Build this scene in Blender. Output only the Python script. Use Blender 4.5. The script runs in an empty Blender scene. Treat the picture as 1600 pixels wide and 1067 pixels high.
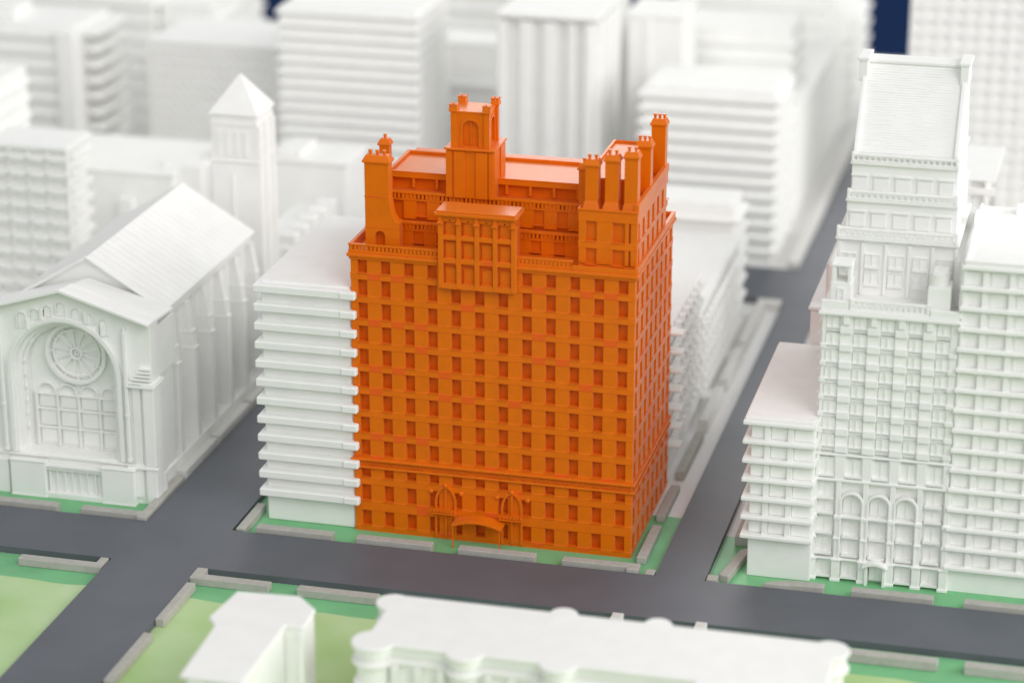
import bpy, bmesh, math, random
from mathutils import Vector, Matrix
random.seed(7)
scene = bpy.context.scene
COL = scene.collection
scene.unit_settings.scale_length = 0.02          # a tabletop city model: one unit is about 2 cm

# ------------------------------------------------------------------ camera
cam_d = bpy.data.cameras.new("camera")
cam = bpy.data.objects.new("camera", cam_d); COL.objects.link(cam)
CP = Vector((31.46316, -97.52159, 46.0119))
PITCH, YAW, ROLL = 0.35105, 0.24695, 0.00076
fwd = Vector((-math.sin(YAW)*math.cos(PITCH), math.cos(YAW)*math.cos(PITCH), -math.sin(PITCH)))
rgt = Vector((math.cos(YAW), math.sin(YAW), 0)); upv = rgt.cross(fwd)
r2 = rgt*math.cos(ROLL)+upv*math.sin(ROLL); u2 = -rgt*math.sin(ROLL)+upv*math.cos(ROLL)
mw = Matrix((r2, u2, -fwd)).transposed().to_4x4(); mw.translation = CP
cam.matrix_world = mw
cam_d.sensor_width = 36.0; cam_d.lens = 91.79
cam_d.clip_start = 1.0; cam_d.clip_end = 2000.0
cam_d.dof.use_dof = True
cam_d.dof.focus_distance = (Vector((6, 0.6, 7))-CP).dot(fwd)
cam_d.dof.aperture_fstop = 0.062
scene.camera = cam

# ------------------------------------------------------------------ world and lamps
world = bpy.data.worlds.new("World"); scene.world = world; world.use_nodes = True
bg = world.node_tree.nodes["Background"]
bg.inputs[0].default_value = (0.97, 0.985, 1.0, 1); bg.inputs[1].default_value = 0.53
def area(name, loc, target, sx, sy, radiance, col=(1, 1, 1)):
    d = bpy.data.lights.new(name, 'AREA'); d.shape = 'RECTANGLE'; d.size = sx; d.size_y = sy
    d.energy = radiance*math.pi*sx*sy; d.color = col
    o = bpy.data.objects.new(name, d); COL.objects.link(o)
    o.location = loc
    o.rotation_euler = (Vector(target)-Vector(loc)).to_track_quat('-Z', 'Y').to_euler()
    return o
area("softbox_rear", (-9, 150, 72), (4, 8, 4), 60, 56, 4.6, (1, 0.985, 0.96))
area("softbox_right", (170, 10, 62), (4, 8, 4), 120, 100, 4.0, (1, 0.985, 0.97))
d_ = area("added_fill_background", (-20, -40, 120), (-8, 58, 6), 60, 50, 0.34, (1, 0.99, 0.98)); d_.data.spread = math.radians(50)  # added fill with no known source, brightens the far blocks
area("softbox_key", (135, -130, 150), (4, 8, 4), 120, 100, 5.1, (1, 0.985, 0.97))
area("added_fill_front", (30, -210, 90), (4, 8, 4), 150, 100, 1.2, (1, 0.99, 0.975))  # invented fill behind the camera, lifts the faces turned to it
scene.view_settings.view_transform = 'Standard'; scene.view_settings.look = 'None'
scene.view_settings.gamma = 1.0; scene.view_settings.exposure = 0.0
scene.render.engine = 'CYCLES'
scene.cycles.use_denoising = True
scene.cycles.max_bounces = 8; scene.cycles.diffuse_bounces = 5

# ------------------------------------------------------------------ materials
def material(name, col, rough=0.5, spec=0.4, var=0.03, vscale=2.0, bump=0.0, bscale=20.0, col2=None, patch=0.0):
    m = bpy.data.materials.new(name); m.use_nodes = True
    nt = m.node_tree; b = nt.nodes["Principled BSDF"]
    b.inputs['Roughness'].default_value = rough
    b.inputs['Specular IOR Level'].default_value = spec
    if name.startswith("orange"):
        b.inputs['IOR'].default_value = 1.32
        b.inputs['Sheen Weight'].default_value = 0.9; b.inputs['Sheen Roughness'].default_value = 0.22
        b.inputs['Sheen Tint'].default_value = (1.0, 0.76, 0.64, 1)
    tc = nt.nodes.new('ShaderNodeTexCoord')
    n = nt.nodes.new('ShaderNodeTexNoise'); n.inputs['Scale'].default_value = vscale; n.inputs['Detail'].default_value = 5
    nt.links.new(tc.outputs['Object'], n.inputs['Vector'])
    mx = nt.nodes.new('ShaderNodeMix'); mx.data_type = 'RGBA'
    lo = [max(0, c*(1-var)) for c in col]; hi = [min(1, c*(1+var)) for c in col]
    if col2: lo, hi = col, col2
    mx.inputs[6].default_value = (*lo, 1); mx.inputs[7].default_value = (*hi, 1)
    rmp = nt.nodes.new('ShaderNodeMapRange'); rmp.inputs['From Min'].default_value = 0.3; rmp.inputs['From Max'].default_value = 0.7
    nt.links.new(n.outputs['Fac'], rmp.inputs['Value']); nt.links.new(rmp.outputs['Result'], mx.inputs[0])
    out = mx.outputs[2]
    if patch:
        # patches of redder print on some bays, fixed to the piece itself
        v = nt.nodes.new('ShaderNodeVectorMath'); v.operation = 'FLOOR'
        nt.links.new(tc.outputs['Object'], v.inputs[0])
        w = nt.nodes.new('ShaderNodeTexWhiteNoise'); nt.links.new(v.outputs[0], w.inputs['Vector'])
        g0 = nt.nodes.new('ShaderNodeMath'); g0.operation = 'GREATER_THAN'; g0.inputs[1].default_value = 1-patch
        nt.links.new(w.outputs['Value'], g0.inputs[0])
        sx = nt.nodes.new('ShaderNodeSeparateXYZ'); nt.links.new(tc.outputs['Object'], sx.inputs[0])
        fr = nt.nodes.new('ShaderNodeMath'); fr.operation = 'FRACT'; nt.links.new(sx.outputs[0], fr.inputs[0])
        g1 = nt.nodes.new('ShaderNodeMath'); g1.operation = 'LESS_THAN'; g1.inputs[1].default_value = 0.56
        nt.links.new(fr.outputs[0], g1.inputs[0])
        g = nt.nodes.new('ShaderNodeMath'); g.operation = 'MULTIPLY'; nt.links.new(g0.outputs[0], g.inputs[0]); nt.links.new(g1.outputs[0], g.inputs[1])
        v0 = nt.nodes.new('ShaderNodeVectorMath'); v0.operation = 'ADD'; v0.inputs[1].default_value = (0.28, 0, 0.3)
        nt.links.new(tc.outputs['Object'], v0.inputs[0]); nt.links.new(v0.outputs[0], v.inputs[0]); nt.links.new(v0.outputs[0], sx.inputs[0])
        m2 = nt.nodes.new('ShaderNodeMix'); m2.data_type = 'RGBA'
        m2.inputs[7].default_value = (0.82, 0.120, 0.010, 1)
        nt.links.new(out, m2.inputs[6]); nt.links.new(g.outputs[0], m2.inputs[0]); out = m2.outputs[2]
    nt.links.new(out, b.inputs['Base Color'])
    if bump:
        n2 = nt.nodes.new('ShaderNodeTexNoise'); n2.inputs['Scale'].default_value = bscale; n2.inputs['Detail'].default_value = 6
        nt.links.new(tc.outputs['Object'], n2.inputs['Vector'])
        bp = nt.nodes.new('ShaderNodeBump'); bp.inputs['Strength'].default_value = bump; bp.inputs['Distance'].default_value = 0.05
        nt.links.new(n2.outputs['Fac'], bp.inputs['Height']); nt.links.new(bp.outputs['Normal'], b.inputs['Normal'])
    return m
WHITE = material("white_print", (0.89, 0.89, 0.87), 0.75, 0.10, 0.02, 1.2, 0.06, 9)
ORANGE = material("orange_print", (0.77, 0.164, 0.002), 0.34, 0.5, 0.05, 1.5, 0.08, 10)
OBAND = material("orange_print_band", (0.79, 0.164, 0.003), 0.34, 0.5, 0.05, 1.5, 0.08, 10, patch=0.22)
OPANE = material("orange_print_recess_shade", (0.74, 0.140, 0.002), 0.34, 0.5, 0.06, 1.5)  # same plastic, with recess shade put into a darker, redder colour
ROAD = material("road_grey", (0.112, 0.122, 0.143), 0.56, 0.55, 0.08, 0.35, 0.08, 26)
ROADEDGE = ROAD
VERGE = material("verge_green", (0.19, 0.50, 0.24), 0.5, 0.4, 0.10, 0.5, 0.05, 8)
LAWN = material("lawn_green", (0.40, 0.60, 0.24), 0.6, 0.3, 0.1, 0.28, 0.05, 8, col2=(0.54, 0.70, 0.40))
KERB = material("kerb_stone", (0.46, 0.45, 0.415), 0.75, 0.25, 0.08, 3.0, 0.25, 40)
KERBW = material("kerb_pale", (0.70, 0.69, 0.66), 0.7, 0.25, 0.04, 3.0, 0.2, 40)
BOARD = material("board_white", (0.84, 0.835, 0.82), 0.7, 0.15, 0.02, 0.6)
NAVY = material("navy_cloth", (0.004, 0.017, 0.062), 0.9, 0.03, 0.1, 0.4)

# ------------------------------------------------------------------ mesh builder
class MB:
    def __init__(s): s.v = []; s.f = []
    def add(s, vs, fs):
        k = len(s.v); s.v += [tuple(p) for p in vs]; s.f += [tuple(i+k for i in f) for f in fs]; return s
    def box(s, x0, x1, y0, y1, z0, z1):
        return s.add([(x0,y0,z0),(x1,y0,z0),(x1,y1,z0),(x0,y1,z0),(x0,y0,z1),(x1,y0,z1),(x1,y1,z1),(x0,y1,z1)],
                     [(0,3,2,1),(4,5,6,7),(0,1,5,4),(1,2,6,5),(2,3,7,6),(3,0,4,7)])
    def frus(s, x0, x1, y0, y1, z0, z1, d, dy=None):       # box whose top is inset by d
        dy = d if dy is None else dy
        return s.add([(x0,y0,z0),(x1,y0,z0),(x1,y1,z0),(x0,y1,z0),(x0+d,y0+dy,z1),(x1-d,y0+dy,z1),(x1-d,y1-dy,z1),(x0+d,y1-dy,z1)],
                     [(0,3,2,1),(4,5,6,7),(0,1,5,4),(1,2,6,5),(2,3,7,6),(3,0,4,7)])
    def prism(s, poly, ax, a, b):
        n = len(poly)
        def P(p, t):
            return {'z': (p[0], p[1], t), 'y': (p[0], t, p[1]), 'x': (t, p[0], p[1])}[ax]
        vs = [P(p, a) for p in poly]+[P(p, b) for p in poly]
        fs = [tuple(range(n)), tuple(range(2*n-1, n-1, -1))]
        fs += [(i, (i+1) % n, n+(i+1) % n, n+i) for i in range(n)]
        return s.add(vs, fs)
    def strip(s, outer, inner, ax, a, b, closed=False):     # ring or arch between two outlines
        n = len(outer)
        def P(p, t):
            return {'z': (p[0], p[1], t), 'y': (p[0], t, p[1]), 'x': (t, p[0], p[1])}[ax]
        vs = [P(p, a) for p in outer]+[P(p, a) for p in inner]+[P(p, b) for p in outer]+[P(p, b) for p in inner]
        fs = []
        for i in range(n if closed else n-1):
            j = (i+1) % n
            fs += [(i, j, n+j, n+i), (2*n+i, 3*n+i, 3*n+j, 2*n+j), (i, 2*n+i, 2*n+j, j), (n+i, n+j, 3*n+j, 3*n+i)]
        if not closed:
            fs += [(0, n, 3*n, 2*n), (n-1, 3*n-1, 4*n-1, 2*n-1)]
        return s.add(vs, fs)
    def holed(s, outer, holes, ax, a, b):                   # plate with openings
        bm = bmesh.new(); edges = []
        def P(p):
            return {'z': (p[0], p[1], a), 'y': (p[0], a, p[1]), 'x': (a, p[0], p[1])}[ax]
        for loop in [outer]+holes:
            vs = [bm.verts.new(P(p)) for p in loop]
            edges += [bm.edges.new((vs[i], vs[(i+1) % len(vs)])) for i in range(len(vs))]
        bmesh.ops.triangle_fill(bm, use_beauty=True, use_dissolve=False, edges=edges)
        r = bmesh.ops.extrude_face_region(bm, geom=bm.faces[:])
        d = {'z': Vector((0,0,b-a)), 'y': Vector((0,b-a,0)), 'x': Vector((b-a,0,0))}[ax]
        bmesh.ops.translate(bm, vec=d, verts=[g for g in r['geom'] if isinstance(g, bmesh.types.BMVert)])
        bm.verts.index_update()
        s.add([v.co[:] for v in bm.verts], [[v.index for v in f.verts] for f in bm.faces]); bm.free(); return s
    def cyl(s, x, y, z0, z1, r, n=16, r1=None):
        r1 = r if r1 is None else r1
        a = [(x+r*math.cos(2*math.pi*i/n), y+r*math.sin(2*math.pi*i/n), z0) for i in range(n)]
        b = [(x+r1*math.cos(2*math.pi*i/n), y+r1*math.sin(2*math.pi*i/n), z1) for i in range(n)]
        return s.add(a+b, [tuple(range(n-1, -1, -1)), tuple(range(n, 2*n))]+[(i, (i+1) % n, n+(i+1) % n, n+i) for i in range(n)])
    def ball(s, x, y, z, r, ry=None, n=10, m=6):
        ry = r if ry is None else ry
        vs = []
        for j in range(m+1):
            t = math.pi*j/m
            for i in range(n):
                p = 2*math.pi*i/n
                vs.append((x+r*math.sin(t)*math.cos(p), y+ry*math.sin(t)*math.sin(p), z+r*math.cos(t)))
        return s.add(vs, [(j*n+i, j*n+(i+1) % n, (j+1)*n+(i+1) % n, (j+1)*n+i) for j in range(m) for i in range(n)])
    def mesh(s, name, o=(0, 0, 0)):
        me = bpy.data.meshes.new(name)
        me.from_pydata([(p[0]-o[0], p[1]-o[1], p[2]-o[2]) for p in s.v], [], s.f)
        bm = bmesh.new(); bm.from_mesh(me)
        bmesh.ops.remove_doubles(bm, verts=bm.verts, dist=1e-5) if len(s.v) < 600 else None
        bmesh.ops.recalc_face_normals(bm, faces=bm.faces); bm.to_mesh(me); bm.free()
        return me
def B(*a): return MB().box(*a)
ORG = {}
def thing(name, label, cat, loc, group=None):
    o = bpy.data.objects.new(name, None); COL.objects.link(o); o.location = loc
    o.empty_display_size = 0.5
    o['label'] = label; o['category'] = cat
    if group: o['group'] = group
    ORG[o] = tuple(loc); return o
def bevel(o, w):
    m = o.modifiers.new("bevel", 'BEVEL'); m.width = w; m.segments = 1; m.limit_method = 'ANGLE'; m.angle_limit = math.radians(40)
def part(name, mb, mat, parent, bev=0.0, label=None, stuff=False):
    o_ = ORG[parent]
    me = mb.mesh(name, o_); me.materials.append(mat)
    o = bpy.data.objects.new(name, me); COL.objects.link(o); o.parent = parent
    ORG[o] = o_
    if bev: bevel(o, bev)
    if label: o['label'] = label
    if stuff: o['kind'] = 'stuff'
    return o
def place(name, me, parent, loc, rz=0.0):
    o = bpy.data.objects.new(name, me); COL.objects.link(o); o.parent = parent
    g = ORG[parent]; o.location = (loc[0]-g[0], loc[1]-g[1], loc[2]-g[2]); o.rotation_euler = (0, 0, rz)
    return o
def single(name, mb, mat, label, cat, loc, group=None, bev=0.0):
    me = mb.mesh(name, loc); me.materials.append(mat)
    o = bpy.data.objects.new(name, me); COL.objects.link(o); o.location = loc
    o['label'] = label; o['category'] = cat
    if group: o['group'] = group
    if bev: bevel(o, bev)
    return o
def structure(name, mb, mat, bev=0.0):
    me = mb.mesh(name); me.materials.append(mat)
    o = bpy.data.objects.new(name, me); COL.objects.link(o); o['kind'] = 'structure'
    if bev: bevel(o, bev)
    return o
def arch(x0, x1, z0, zt, n=14, rise=None):                  # outline: rectangle with a round head
    c = (x0+x1)/2; r = (x1-x0)/2; h = r if rise is None else rise
    pts = [(x0, z0), (x1, z0)]
    for i in range(n+1):
        t = math.pi*i/n; pts.append((c+r*math.cos(t), zt-h+h*math.sin(t)))
    return pts
def archline(x0, x1, z0, zt, n=16, rise=None):              # open line: left foot, head, right foot
    c = (x0+x1)/2; r = (x1-x0)/2; h = r if rise is None else rise
    return [(x0, z0)]+[(c-r*math.cos(math.pi*i/n), zt-h+h*math.sin(math.pi*i/n)) for i in range(n+1)]+[(x1, z0)]
def circ(cx, cz, r, n=32, a0=0.0): return [(cx+r*math.cos(a0+2*math.pi*i/n), cz+r*math.sin(a0+2*math.pi*i/n)) for i in range(n)]
def wmesh(name, w, h, mat, depth=0.17, sill=0.05, frame=0.03, mull=0, sillproud=0.03):
    m = MB().box(-w/2+.001, w/2-.001, depth-.03, depth, 0.001, h-.001)
    if sill: m.box(-w/2-.015, w/2+.015, -sillproud, depth-.032, -sill, 0.004)
    if frame:
        f = depth-.07
        m.box(-w/2+.002, -w/2+frame, f, depth-.031, .006, h-.002); m.box(w/2-frame, w/2-.002, f, depth-.031, .006, h-.002)
        m.box(-w/2+frame+.001, w/2-frame-.001, f, depth-.031, h-frame, h-.002)
    for i in range(mull):
        x = -w/2+(i+1)*w/(mull+1); m.box(x-.02, x+.02, depth-.08, depth-.031, .007, h-.004)
    me = m.mesh(name); me.materials.append(mat); return me

# ------------------------------------------------------------------ setting: cloth, board, ground, roads
RT = 0.30                                                   # roads lie as slabs 0.3 thick on the board
structure("floor", B(-500, 500, -400, 700, -2.0, -1.6), NAVY)
structure("base_board", B(-75, 62, -42, 89, -1.598, -0.006), BOARD)
structure("sidewalk", MB().box(-70, -9.3, 4.6, 33.0, -.005, .004).box(-4.4, 13.36, 4.6, 33.1, -.005, .004).box(15.6, 60, 3.2, 33.1, -.005, .004)
          .box(-70, -9.3, 38.6, 88, -.005, .004).box(-4.4, 13.36, 38.6, 88, -.005, .004).box(15.6, 60, 38.6, 88, -.005, .004), BOARD)
structure("verge", MB().box(-70, -8.75, -1.98, 4.598, -.005, .006).box(-4.88, 13.40, -1.98, 4.598, -.005, .006).box(15.50, 60, -1.98, 3.198, -.005, .006)
          .box(-70, -8.8, -9.2, -5.92, -.005, .005).box(-4.88, 60, -9.2, -5.92, -.005, .005), VERGE)
def lawn(x0, x1, y1, y0, ph):
    n = int((x1-x0)/0.6)
    top = [(x0+(x1-x0)*i/n, y1+0.10*math.sin(i*.55+ph)+0.05*math.sin(i*1.3+ph)) for i in range(n+1)]
    return top+[(x1, y0), (x0, y0)]
structure("lawn", MB().prism(lawn(-70, -8.8, -8.02, -42, .4), 'z', .0055, .012).prism(lawn(-4.88, 60, -8.2, -42, 1.7), 'z', .0055, .012), LAWN)
X0, X1, X2, X3 = -8.75, -4.90, 13.42, 15.48                 # the two side streets
Y0, Y1, Y2, Y3 = -5.90, -2.00, 33.2, 38.5                   # the front street and the far cross street
structure("road", MB().box(-74, 61, Y0, Y1, 0.007, RT).box(X0, X1, -41.5, Y0, .007, RT).box(X0, X1, Y1, Y2, .007, RT)
          .box(X2, X3, Y1, Y2, .007, RT).box(-74, 61, Y2, Y3, .007, RT).box(X0, X1, Y3, 87, .007, RT).box(X2, X3, Y3, 87, .007, RT), ROAD)

# ------------------------------------------------------------------ kerb blocks
def kerb(label, x0, x1, y0, y1, h, mat=KERB, extra=None, group="low kerb blocks along the streets"):
    m = B(x0, x1, y0, y1, 0.008, h)
    c = ((x0+x1)/2, (y0+y1)/2, 0.0)
    if extra: m = MB().prism(extra, 'z', 0.008, h)
    return single("kerb_block", m, mat, label, "kerb block", c, group, 0.025)
KA, KB = -1.80, -1.36
kerb("grey kerb block at the left frame edge before the arched church", -17.0, -13.0, KA, KB, .45)
kerb("L-shaped grey kerb block at the church's street corner", -11.9, -8.9, KA, KB, .45, extra=[(-11.9,KA),(-9.25,KA),(-9.25,-1.97),(-8.8,-1.97),(-8.8,2.6),(-9.2,2.6),(-9.2,KB),(-11.9,KB)])
kerb("grey kerb block in front of the white slab building, left of the orange tower", -3.9, -.5, KA, KB, .45)
kerb("grey kerb block before the orange tower's left end", .55, 3.85, KA, KB, .45)
kerb("grey kerb block just right below the orange entrance canopy", 5.0, 8.3, KA, KB, .45)
kerb("L-shaped grey kerb block before the orange tower's right corner", 9.45, 12.7, KA, KB, .45, extra=[(9.45,KA),(12.2,KA),(12.2,-1.97),(12.7,-1.97),(12.7,KB),(9.45,KB)])
kerb("tiny grey kerb stub at the street corner right of the orange tower", 12.98, 13.36, -1.96, -1.5, .33)
kerb("pale kerb block on the green strip beside the orange tower's right wall", 12.34, 12.75, -.5, 2.9, .33)
kerb("brown-grey kerb block on the white strip beside the orange tower's rear corner", 12.3, 12.7, 3.9, 7.35, .33)
def curve_poly():
    p = [(20.3, -1.97), (20.3, -1.5)]
    for i in range(9): t = i/8; p.append((20.0-2.1*t, -1.5-.30*t*t*1.2))
    for i in range(9): t = 1-i/8; p.append((19.9-2.1*t, -1.94-.03*t))
    return p
kerb("curved grey kerb block in front of the low white seven-slab block", 17.9, 20.3, -1.97, -1.5, .45, extra=[(20.3,-1.80),(20.3,-1.36),(19.3,-1.37),(18.7,-1.46),(18.2,-1.65),(17.85,-1.95),(18.6,-1.95),(19.2,-1.84)])
kerb("grey kerb block before the white tower's arched doorway", 21.4, 24.7, KA, KB, .45)
kerb("grey kerb block at the right frame edge before the white hotel", 25.9, 29.3, KA, KB, .45)
kerb("pale kerb block with slanted end on the right street's green corner", 16.1, 16.7, -1.5, 1.3, .33, extra=[(15.95,-1.3),(16.35,-1.45),(16.75,.9),(16.75,1.6),(16.4,1.3)])
kerb("tiny pale kerb stub at the right street's far corner", 15.52, 15.95, -1.9, -1.4, .33)
kerb("brown kerb block tucked behind the low seven-slab block's street side", 16.0, 16.6, 2.3, 5.6, .45)
# near side of the front street
NA, NB = -6.95, -6.5
kerb("L-shaped grey kerb block on the green left of the near crossing", -12.5, -8.85, NA, NB, .35, extra=[(-12.5,NA),(-8.84,NA),(-8.84,-6.0),(-9.2,-6.0),(-9.2,NB),(-12.5,NB)])
kerb("L-shaped grey kerb block on the green right of the near crossing", -5.0, -1.6, NA, NB, .35, extra=[(-4.95,NA),(-1.55,NA),(-1.55,NB),(-4.5,NB),(-4.5,-5.95),(-4.95,-5.95)])
kerb("grey kerb block on the green behind the white octagonal building", -.35, 3.05, NA, NB, .35)
kerb("small white kerb post beside the dark road edge, left one", 12.5, 12.95, -6.5, -5.93, .40, KERBW)
kerb("small white kerb post beside the dark road edge, right one", 15.85, 16.3, -6.5, -5.93, .40, KERBW)
kerb("grey kerb block on the green right of the long white roof", 22.0, 25.4, -7.2, -6.75, .40)
kerb("grey kerb block in the bottom right corner of the picture", 26.4, 29.8, -7.2, -6.75, .40)
kerb("slanting grey kerb block along the near left street, just below the crossing", -4.88, -4.5, -10.9, -7.4, .36)
kerb("grey kerb block along the near left street at the bottom edge", -4.88, -4.5, -16.2, -12.1, .36)
kerb("grey kerb block on the left street's edge beside the white slab building", -4.75, -4.35, -1.9, .9, .36)
# white strip by the church and along the right street
for k, (a, b) in enumerate([(2.9, 6.9), (7.2, 11.4), (11.7, 15.9)]):
    kerb(["white kerb block below the church's side, nearest the front street", "white kerb block below the church's side, middle one", "white kerb block below the church's side, farthest up the street"][k], -9.25, -8.80, a, b, .62, KERBW)
hd = ["nearest of the grey kerb blocks beside the white zigzag balcony block", "second grey kerb block up the street beside the white zigzag balcony block", "third grey kerb block up the street beside the white zigzag balcony block", "grey kerb block up the street, last before the far crossing"]
for k, (a, b) in enumerate([(8.6, 13.6), (14.4, 19.0), (20.0, 24.6), (25.6, 31.6)]):
    kerb(hd[k], 12.25, 12.65, a, b, .42+.25*(k > 0), KERBW if k else KERB)
kerb("pale kerb block crossing the pavement end at the far street crossing", 12.1, 13.36, 32.3, 33.0, .40, KERBW)
kerb("long pale kerb wall along the far block's street edge", 12.75, 13.38, 38.8, 70.0, .60, KERBW)
kerb("long pale kerb wall along the white right hand blocks' street side", 15.55, 16.1, 9.5, 33.0, .55, KERBW)

# ------------------------------------------------------------------ the orange tower
OT = thing("apartment_tower", "bright orange high-rise model with tall chimneys and a bell tower on its roof", "building", (6, 4, 0))
H = 12.2
part("core_wall", B(.02, 11.64, .36, 7.95, 0.006, H), ORANGE, OT)
part("base_course", MB().box(-.01, 12.01, -.012, .359, .006, .10).box(11.642, 12.012, .36, 7.98, .006, .10), ORANGE, OT)
sills = [.28, 1.43, 2.50, 3.50, 4.53, 5.55, 6.57, 7.58, 8.60, 9.61, 10.62, 11.62]
whs = [.68, .72, .40]+[.70]*8+[.52]
for i in range(13):
    a, b = max(0, i-.30), min(12, i+.30)
    part("pier", B(a, b, 0, .359, .101, H), ORANGE, OT, 0.015)
for i in range(9):
    a, b = max(.36, i-.28), min(7.97, i+.28)
    part("side_pier", B(11.641, 12.0, a, b, .101, H), ORANGE, OT, 0.015)
edges = [(0.102, sills[0])]+[(sills[i]+whs[i], sills[i+1]) for i in range(11)]
for i, (a, b) in enumerate(edges):
    bb = min(b, a+.34) if i > 3 else b
    part("floor_band", B(-.018, 12.018, -.018, .357, a, b), OBAND, OT, 0.014)
    part("side_band", B(11.643, 12.018, .36, 7.985, a, b), OBAND, OT, 0.01)
wm = {}
def owin(h, w=.43, d=.345):
    k = (round(h, 2), w, d)
    if k not in wm: wm[k] = wmesh("window", w, h, OPANE, d, .03, .02, sillproud=.05)
    return wm[k]
for j in range(12):
    for i in range(12):
        if 4 <= i <= 6 and j == 11: continue
        place("window", owin(whs[j]), OT, (i+.5, 0, sills[j]))
for j in range(12):
    for i in range(8):
        place("window", owin(whs[j]), OT, (12.0, i+.48, sills[j]), math.pi/2)
# frieze above the third storey
part("string_course", MB().box(-.11, 12.11, -.11, -.023, 2.93, 3.02).box(12.023, 12.11, -.022, 8.02, 2.93, 3.02), ORANGE, OT, 0.015)
part("string_course", MB().box(-.13, 12.13, -.13, -.023, 3.27, 3.37).box(12.023, 12.13, -.022, 8.03, 3.27, 3.37), ORANGE, OT, 0.015)
m = MB()
for k in range(150):
    x = -.02+k*12.04/150; t = random.uniform(.02, .06); h = random.uniform(.04, .10)
    m.box(x, x+.055, -.023-t, -.0225, 3.145-h, 3.145+h)
for k in range(95):
    y = .05+k*7.9/95; t = random.uniform(.02, .06); h = random.uniform(.04, .10)
    m.box(12.0225, 12.023+t, y, y+.055, 3.145-h, 3.145+h)
part("frieze_ornament", m, OPANE, OT, stuff=True)
# cornice and parapet
part("cornice", MB().box(-.05, 3.83, -.06, .3, H, 12.33).box(7.07, 12.05, -.06, .3, H, 12.33).box(-.05, 12.05, .301, 8.0, H, 12.33), ORANGE, OT, .015)
part("cornice", MB().box(-.13, 3.83, -.14, .3, 12.331, 12.47).box(7.07, 12.13, -.14, .3, 12.331, 12.47).box(-.13, 12.13, .301, 8.1, 12.331, 12.47), ORANGE, OT, .02)
for x0, x1 in ((-.08, 3.80), (7.02, 9.40)):
    m = MB().box(x0, x1, -.06, .10, 12.80, 12.87).box(x0, x1, -.03, .06, 12.471, 12.60)
    n = int((x1-x0-.1)/.17)
    for k in range(n): m.box(x0+.08+k*.17, x0+.19+k*.17, -.035, .055, 12.601, 12.799)
    part("parapet_balustrade", m, ORANGE, OT, .008)
part("parapet", MB().box(-.09, .07, .101, 8.0, 12.471, 12.84).box(9.40, 12.05, -.07, .02, 12.471, 12.68).box(11.93, 12.09, .03, 8.06, 12.471, 12.74).box(.071, 11.92, 7.9, 8.05, 12.471, 12.74), ORANGE, OT, .012)
# oriel
m = MB().box(3.90, 6.98, -.06, .95, 11.40, 14.45)
part("oriel_core", m, OPANE, OT)
for k in range(5):
    x = 3.86+k*.765; w = .19 if k in (0, 4) else .17
    part("oriel_pier", MB().box(x-.02, x+w, -.30, -.061, 11.36, 14.10).box(x-.04, x+w+.03, -.38, -.061, 14.101, 14.19), ORANGE, OT, .012)
for z0, z1 in ((11.32, 11.55), (12.42, 12.62), (13.42, 13.60)):
    part("oriel_band", B(3.84, 7.06, -.27, -.062, z0, z1), OBAND, OT, .012)
om = wmesh("window", .42, .62, ORANGE, .13, .04, .03)
for z in (11.60, 12.66, 13.64):
    for k in range(4): place("window", om, OT, (4.335+k*.765, -.20, z))
part("oriel_lintel", MB().holed([(3.88, 14.19), (7.04, 14.19), (7.04, 14.46), (3.88, 14.46)], [circ(4.33+k*.765, 14.24, .04, 8) for k in range(4)], 'y', -.22, -.062), ORANGE, OT)
for k in range(5):
    x = 3.86+k*.765; part("bracket", MB().frus(x, x+.16, -.32, -.222, 14.19, 14.46, .0, .02), ORANGE, OT)
part("oriel_roof", MB().box(3.72, 7.16, -.42, .98, 14.461, 14.60).box(3.78, 7.10, -.36, .94, 14.601, 14.68), ORANGE, OT, .02)
# stepped upper storeys
part("terrace_floor", B(.07, 11.9, .1, 7.9, 12.472, 12.50), ORANGE, OT)
def stage(y0, x0, x1, z0, z1, name, ins=.14):
    part(name, B(x0, x1, y0+ins, 6.6, z0, z1), OPANE, OT)
stage(1.5, 1.0, 9.62, 12.501, 13.40, "lower_setback_wall")
stage(2.0, 1.0, 9.62, 13.40, 14.55, "middle_setback_wall")
stage(2.6, 1.0, 9.62, 14.55, 15.20, "upper_setback_wall", .22)
for i in range(2, 10):
    for y0, z0, z1 in ((1.5, 12.501, 13.40), (2.0, 13.45, 14.55)):
        a, b = i-.28, min(9.6, i+.28)
        part("setback_pier", B(a, b, y0, y0+.139, z0, z1), ORANGE, OT, .012)
part("setback_pier", B(1.0, 1.30, 2.0, 2.139, 13.45, 14.55), ORANGE, OT, .012)
for i in range(2, 9):
    place("window", owin(.62, .44, .17), OT, (i+.5, 1.46, 12.62)); place("window", owin(.62, .44, .17), OT, (i+.5, 1.96, 13.62))
for y0, z1, xa in ((1.5, 13.40, 1.55), (2.0, 14.55, .95)):
    m = MB().box(xa, 9.6, y0-.07, y0+.10, z1+.001, z1+.10).box(xa, 9.6, y0-.03, y0-.001, z1-.30, z1-.22)
    n = int((9.55-xa)/.17)
    for k in range(n): m.box(xa+.03+k*.17, xa+.13+k*.17, y0-.045, y0-.001, z1-.219, z1)
    part("setback_balustrade", m, ORANGE, OT, .008)
for i in range(2, 10): part("mullion", B(i-.05, i+.05, 2.58, 2.819, 14.65, 15.199), ORANGE, OT)
part("fascia", MB().box(.95, 9.62, 2.56, 2.70, 15.05, 15.26).box(.95, 1.1, 2.56, 2.819, 14.65, 15.049), ORANGE, OT, .012)
part("upper_roof", B(.97, 9.8, 2.70, 5.55, 15.201, 15.235), ORANGE, OT)
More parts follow.
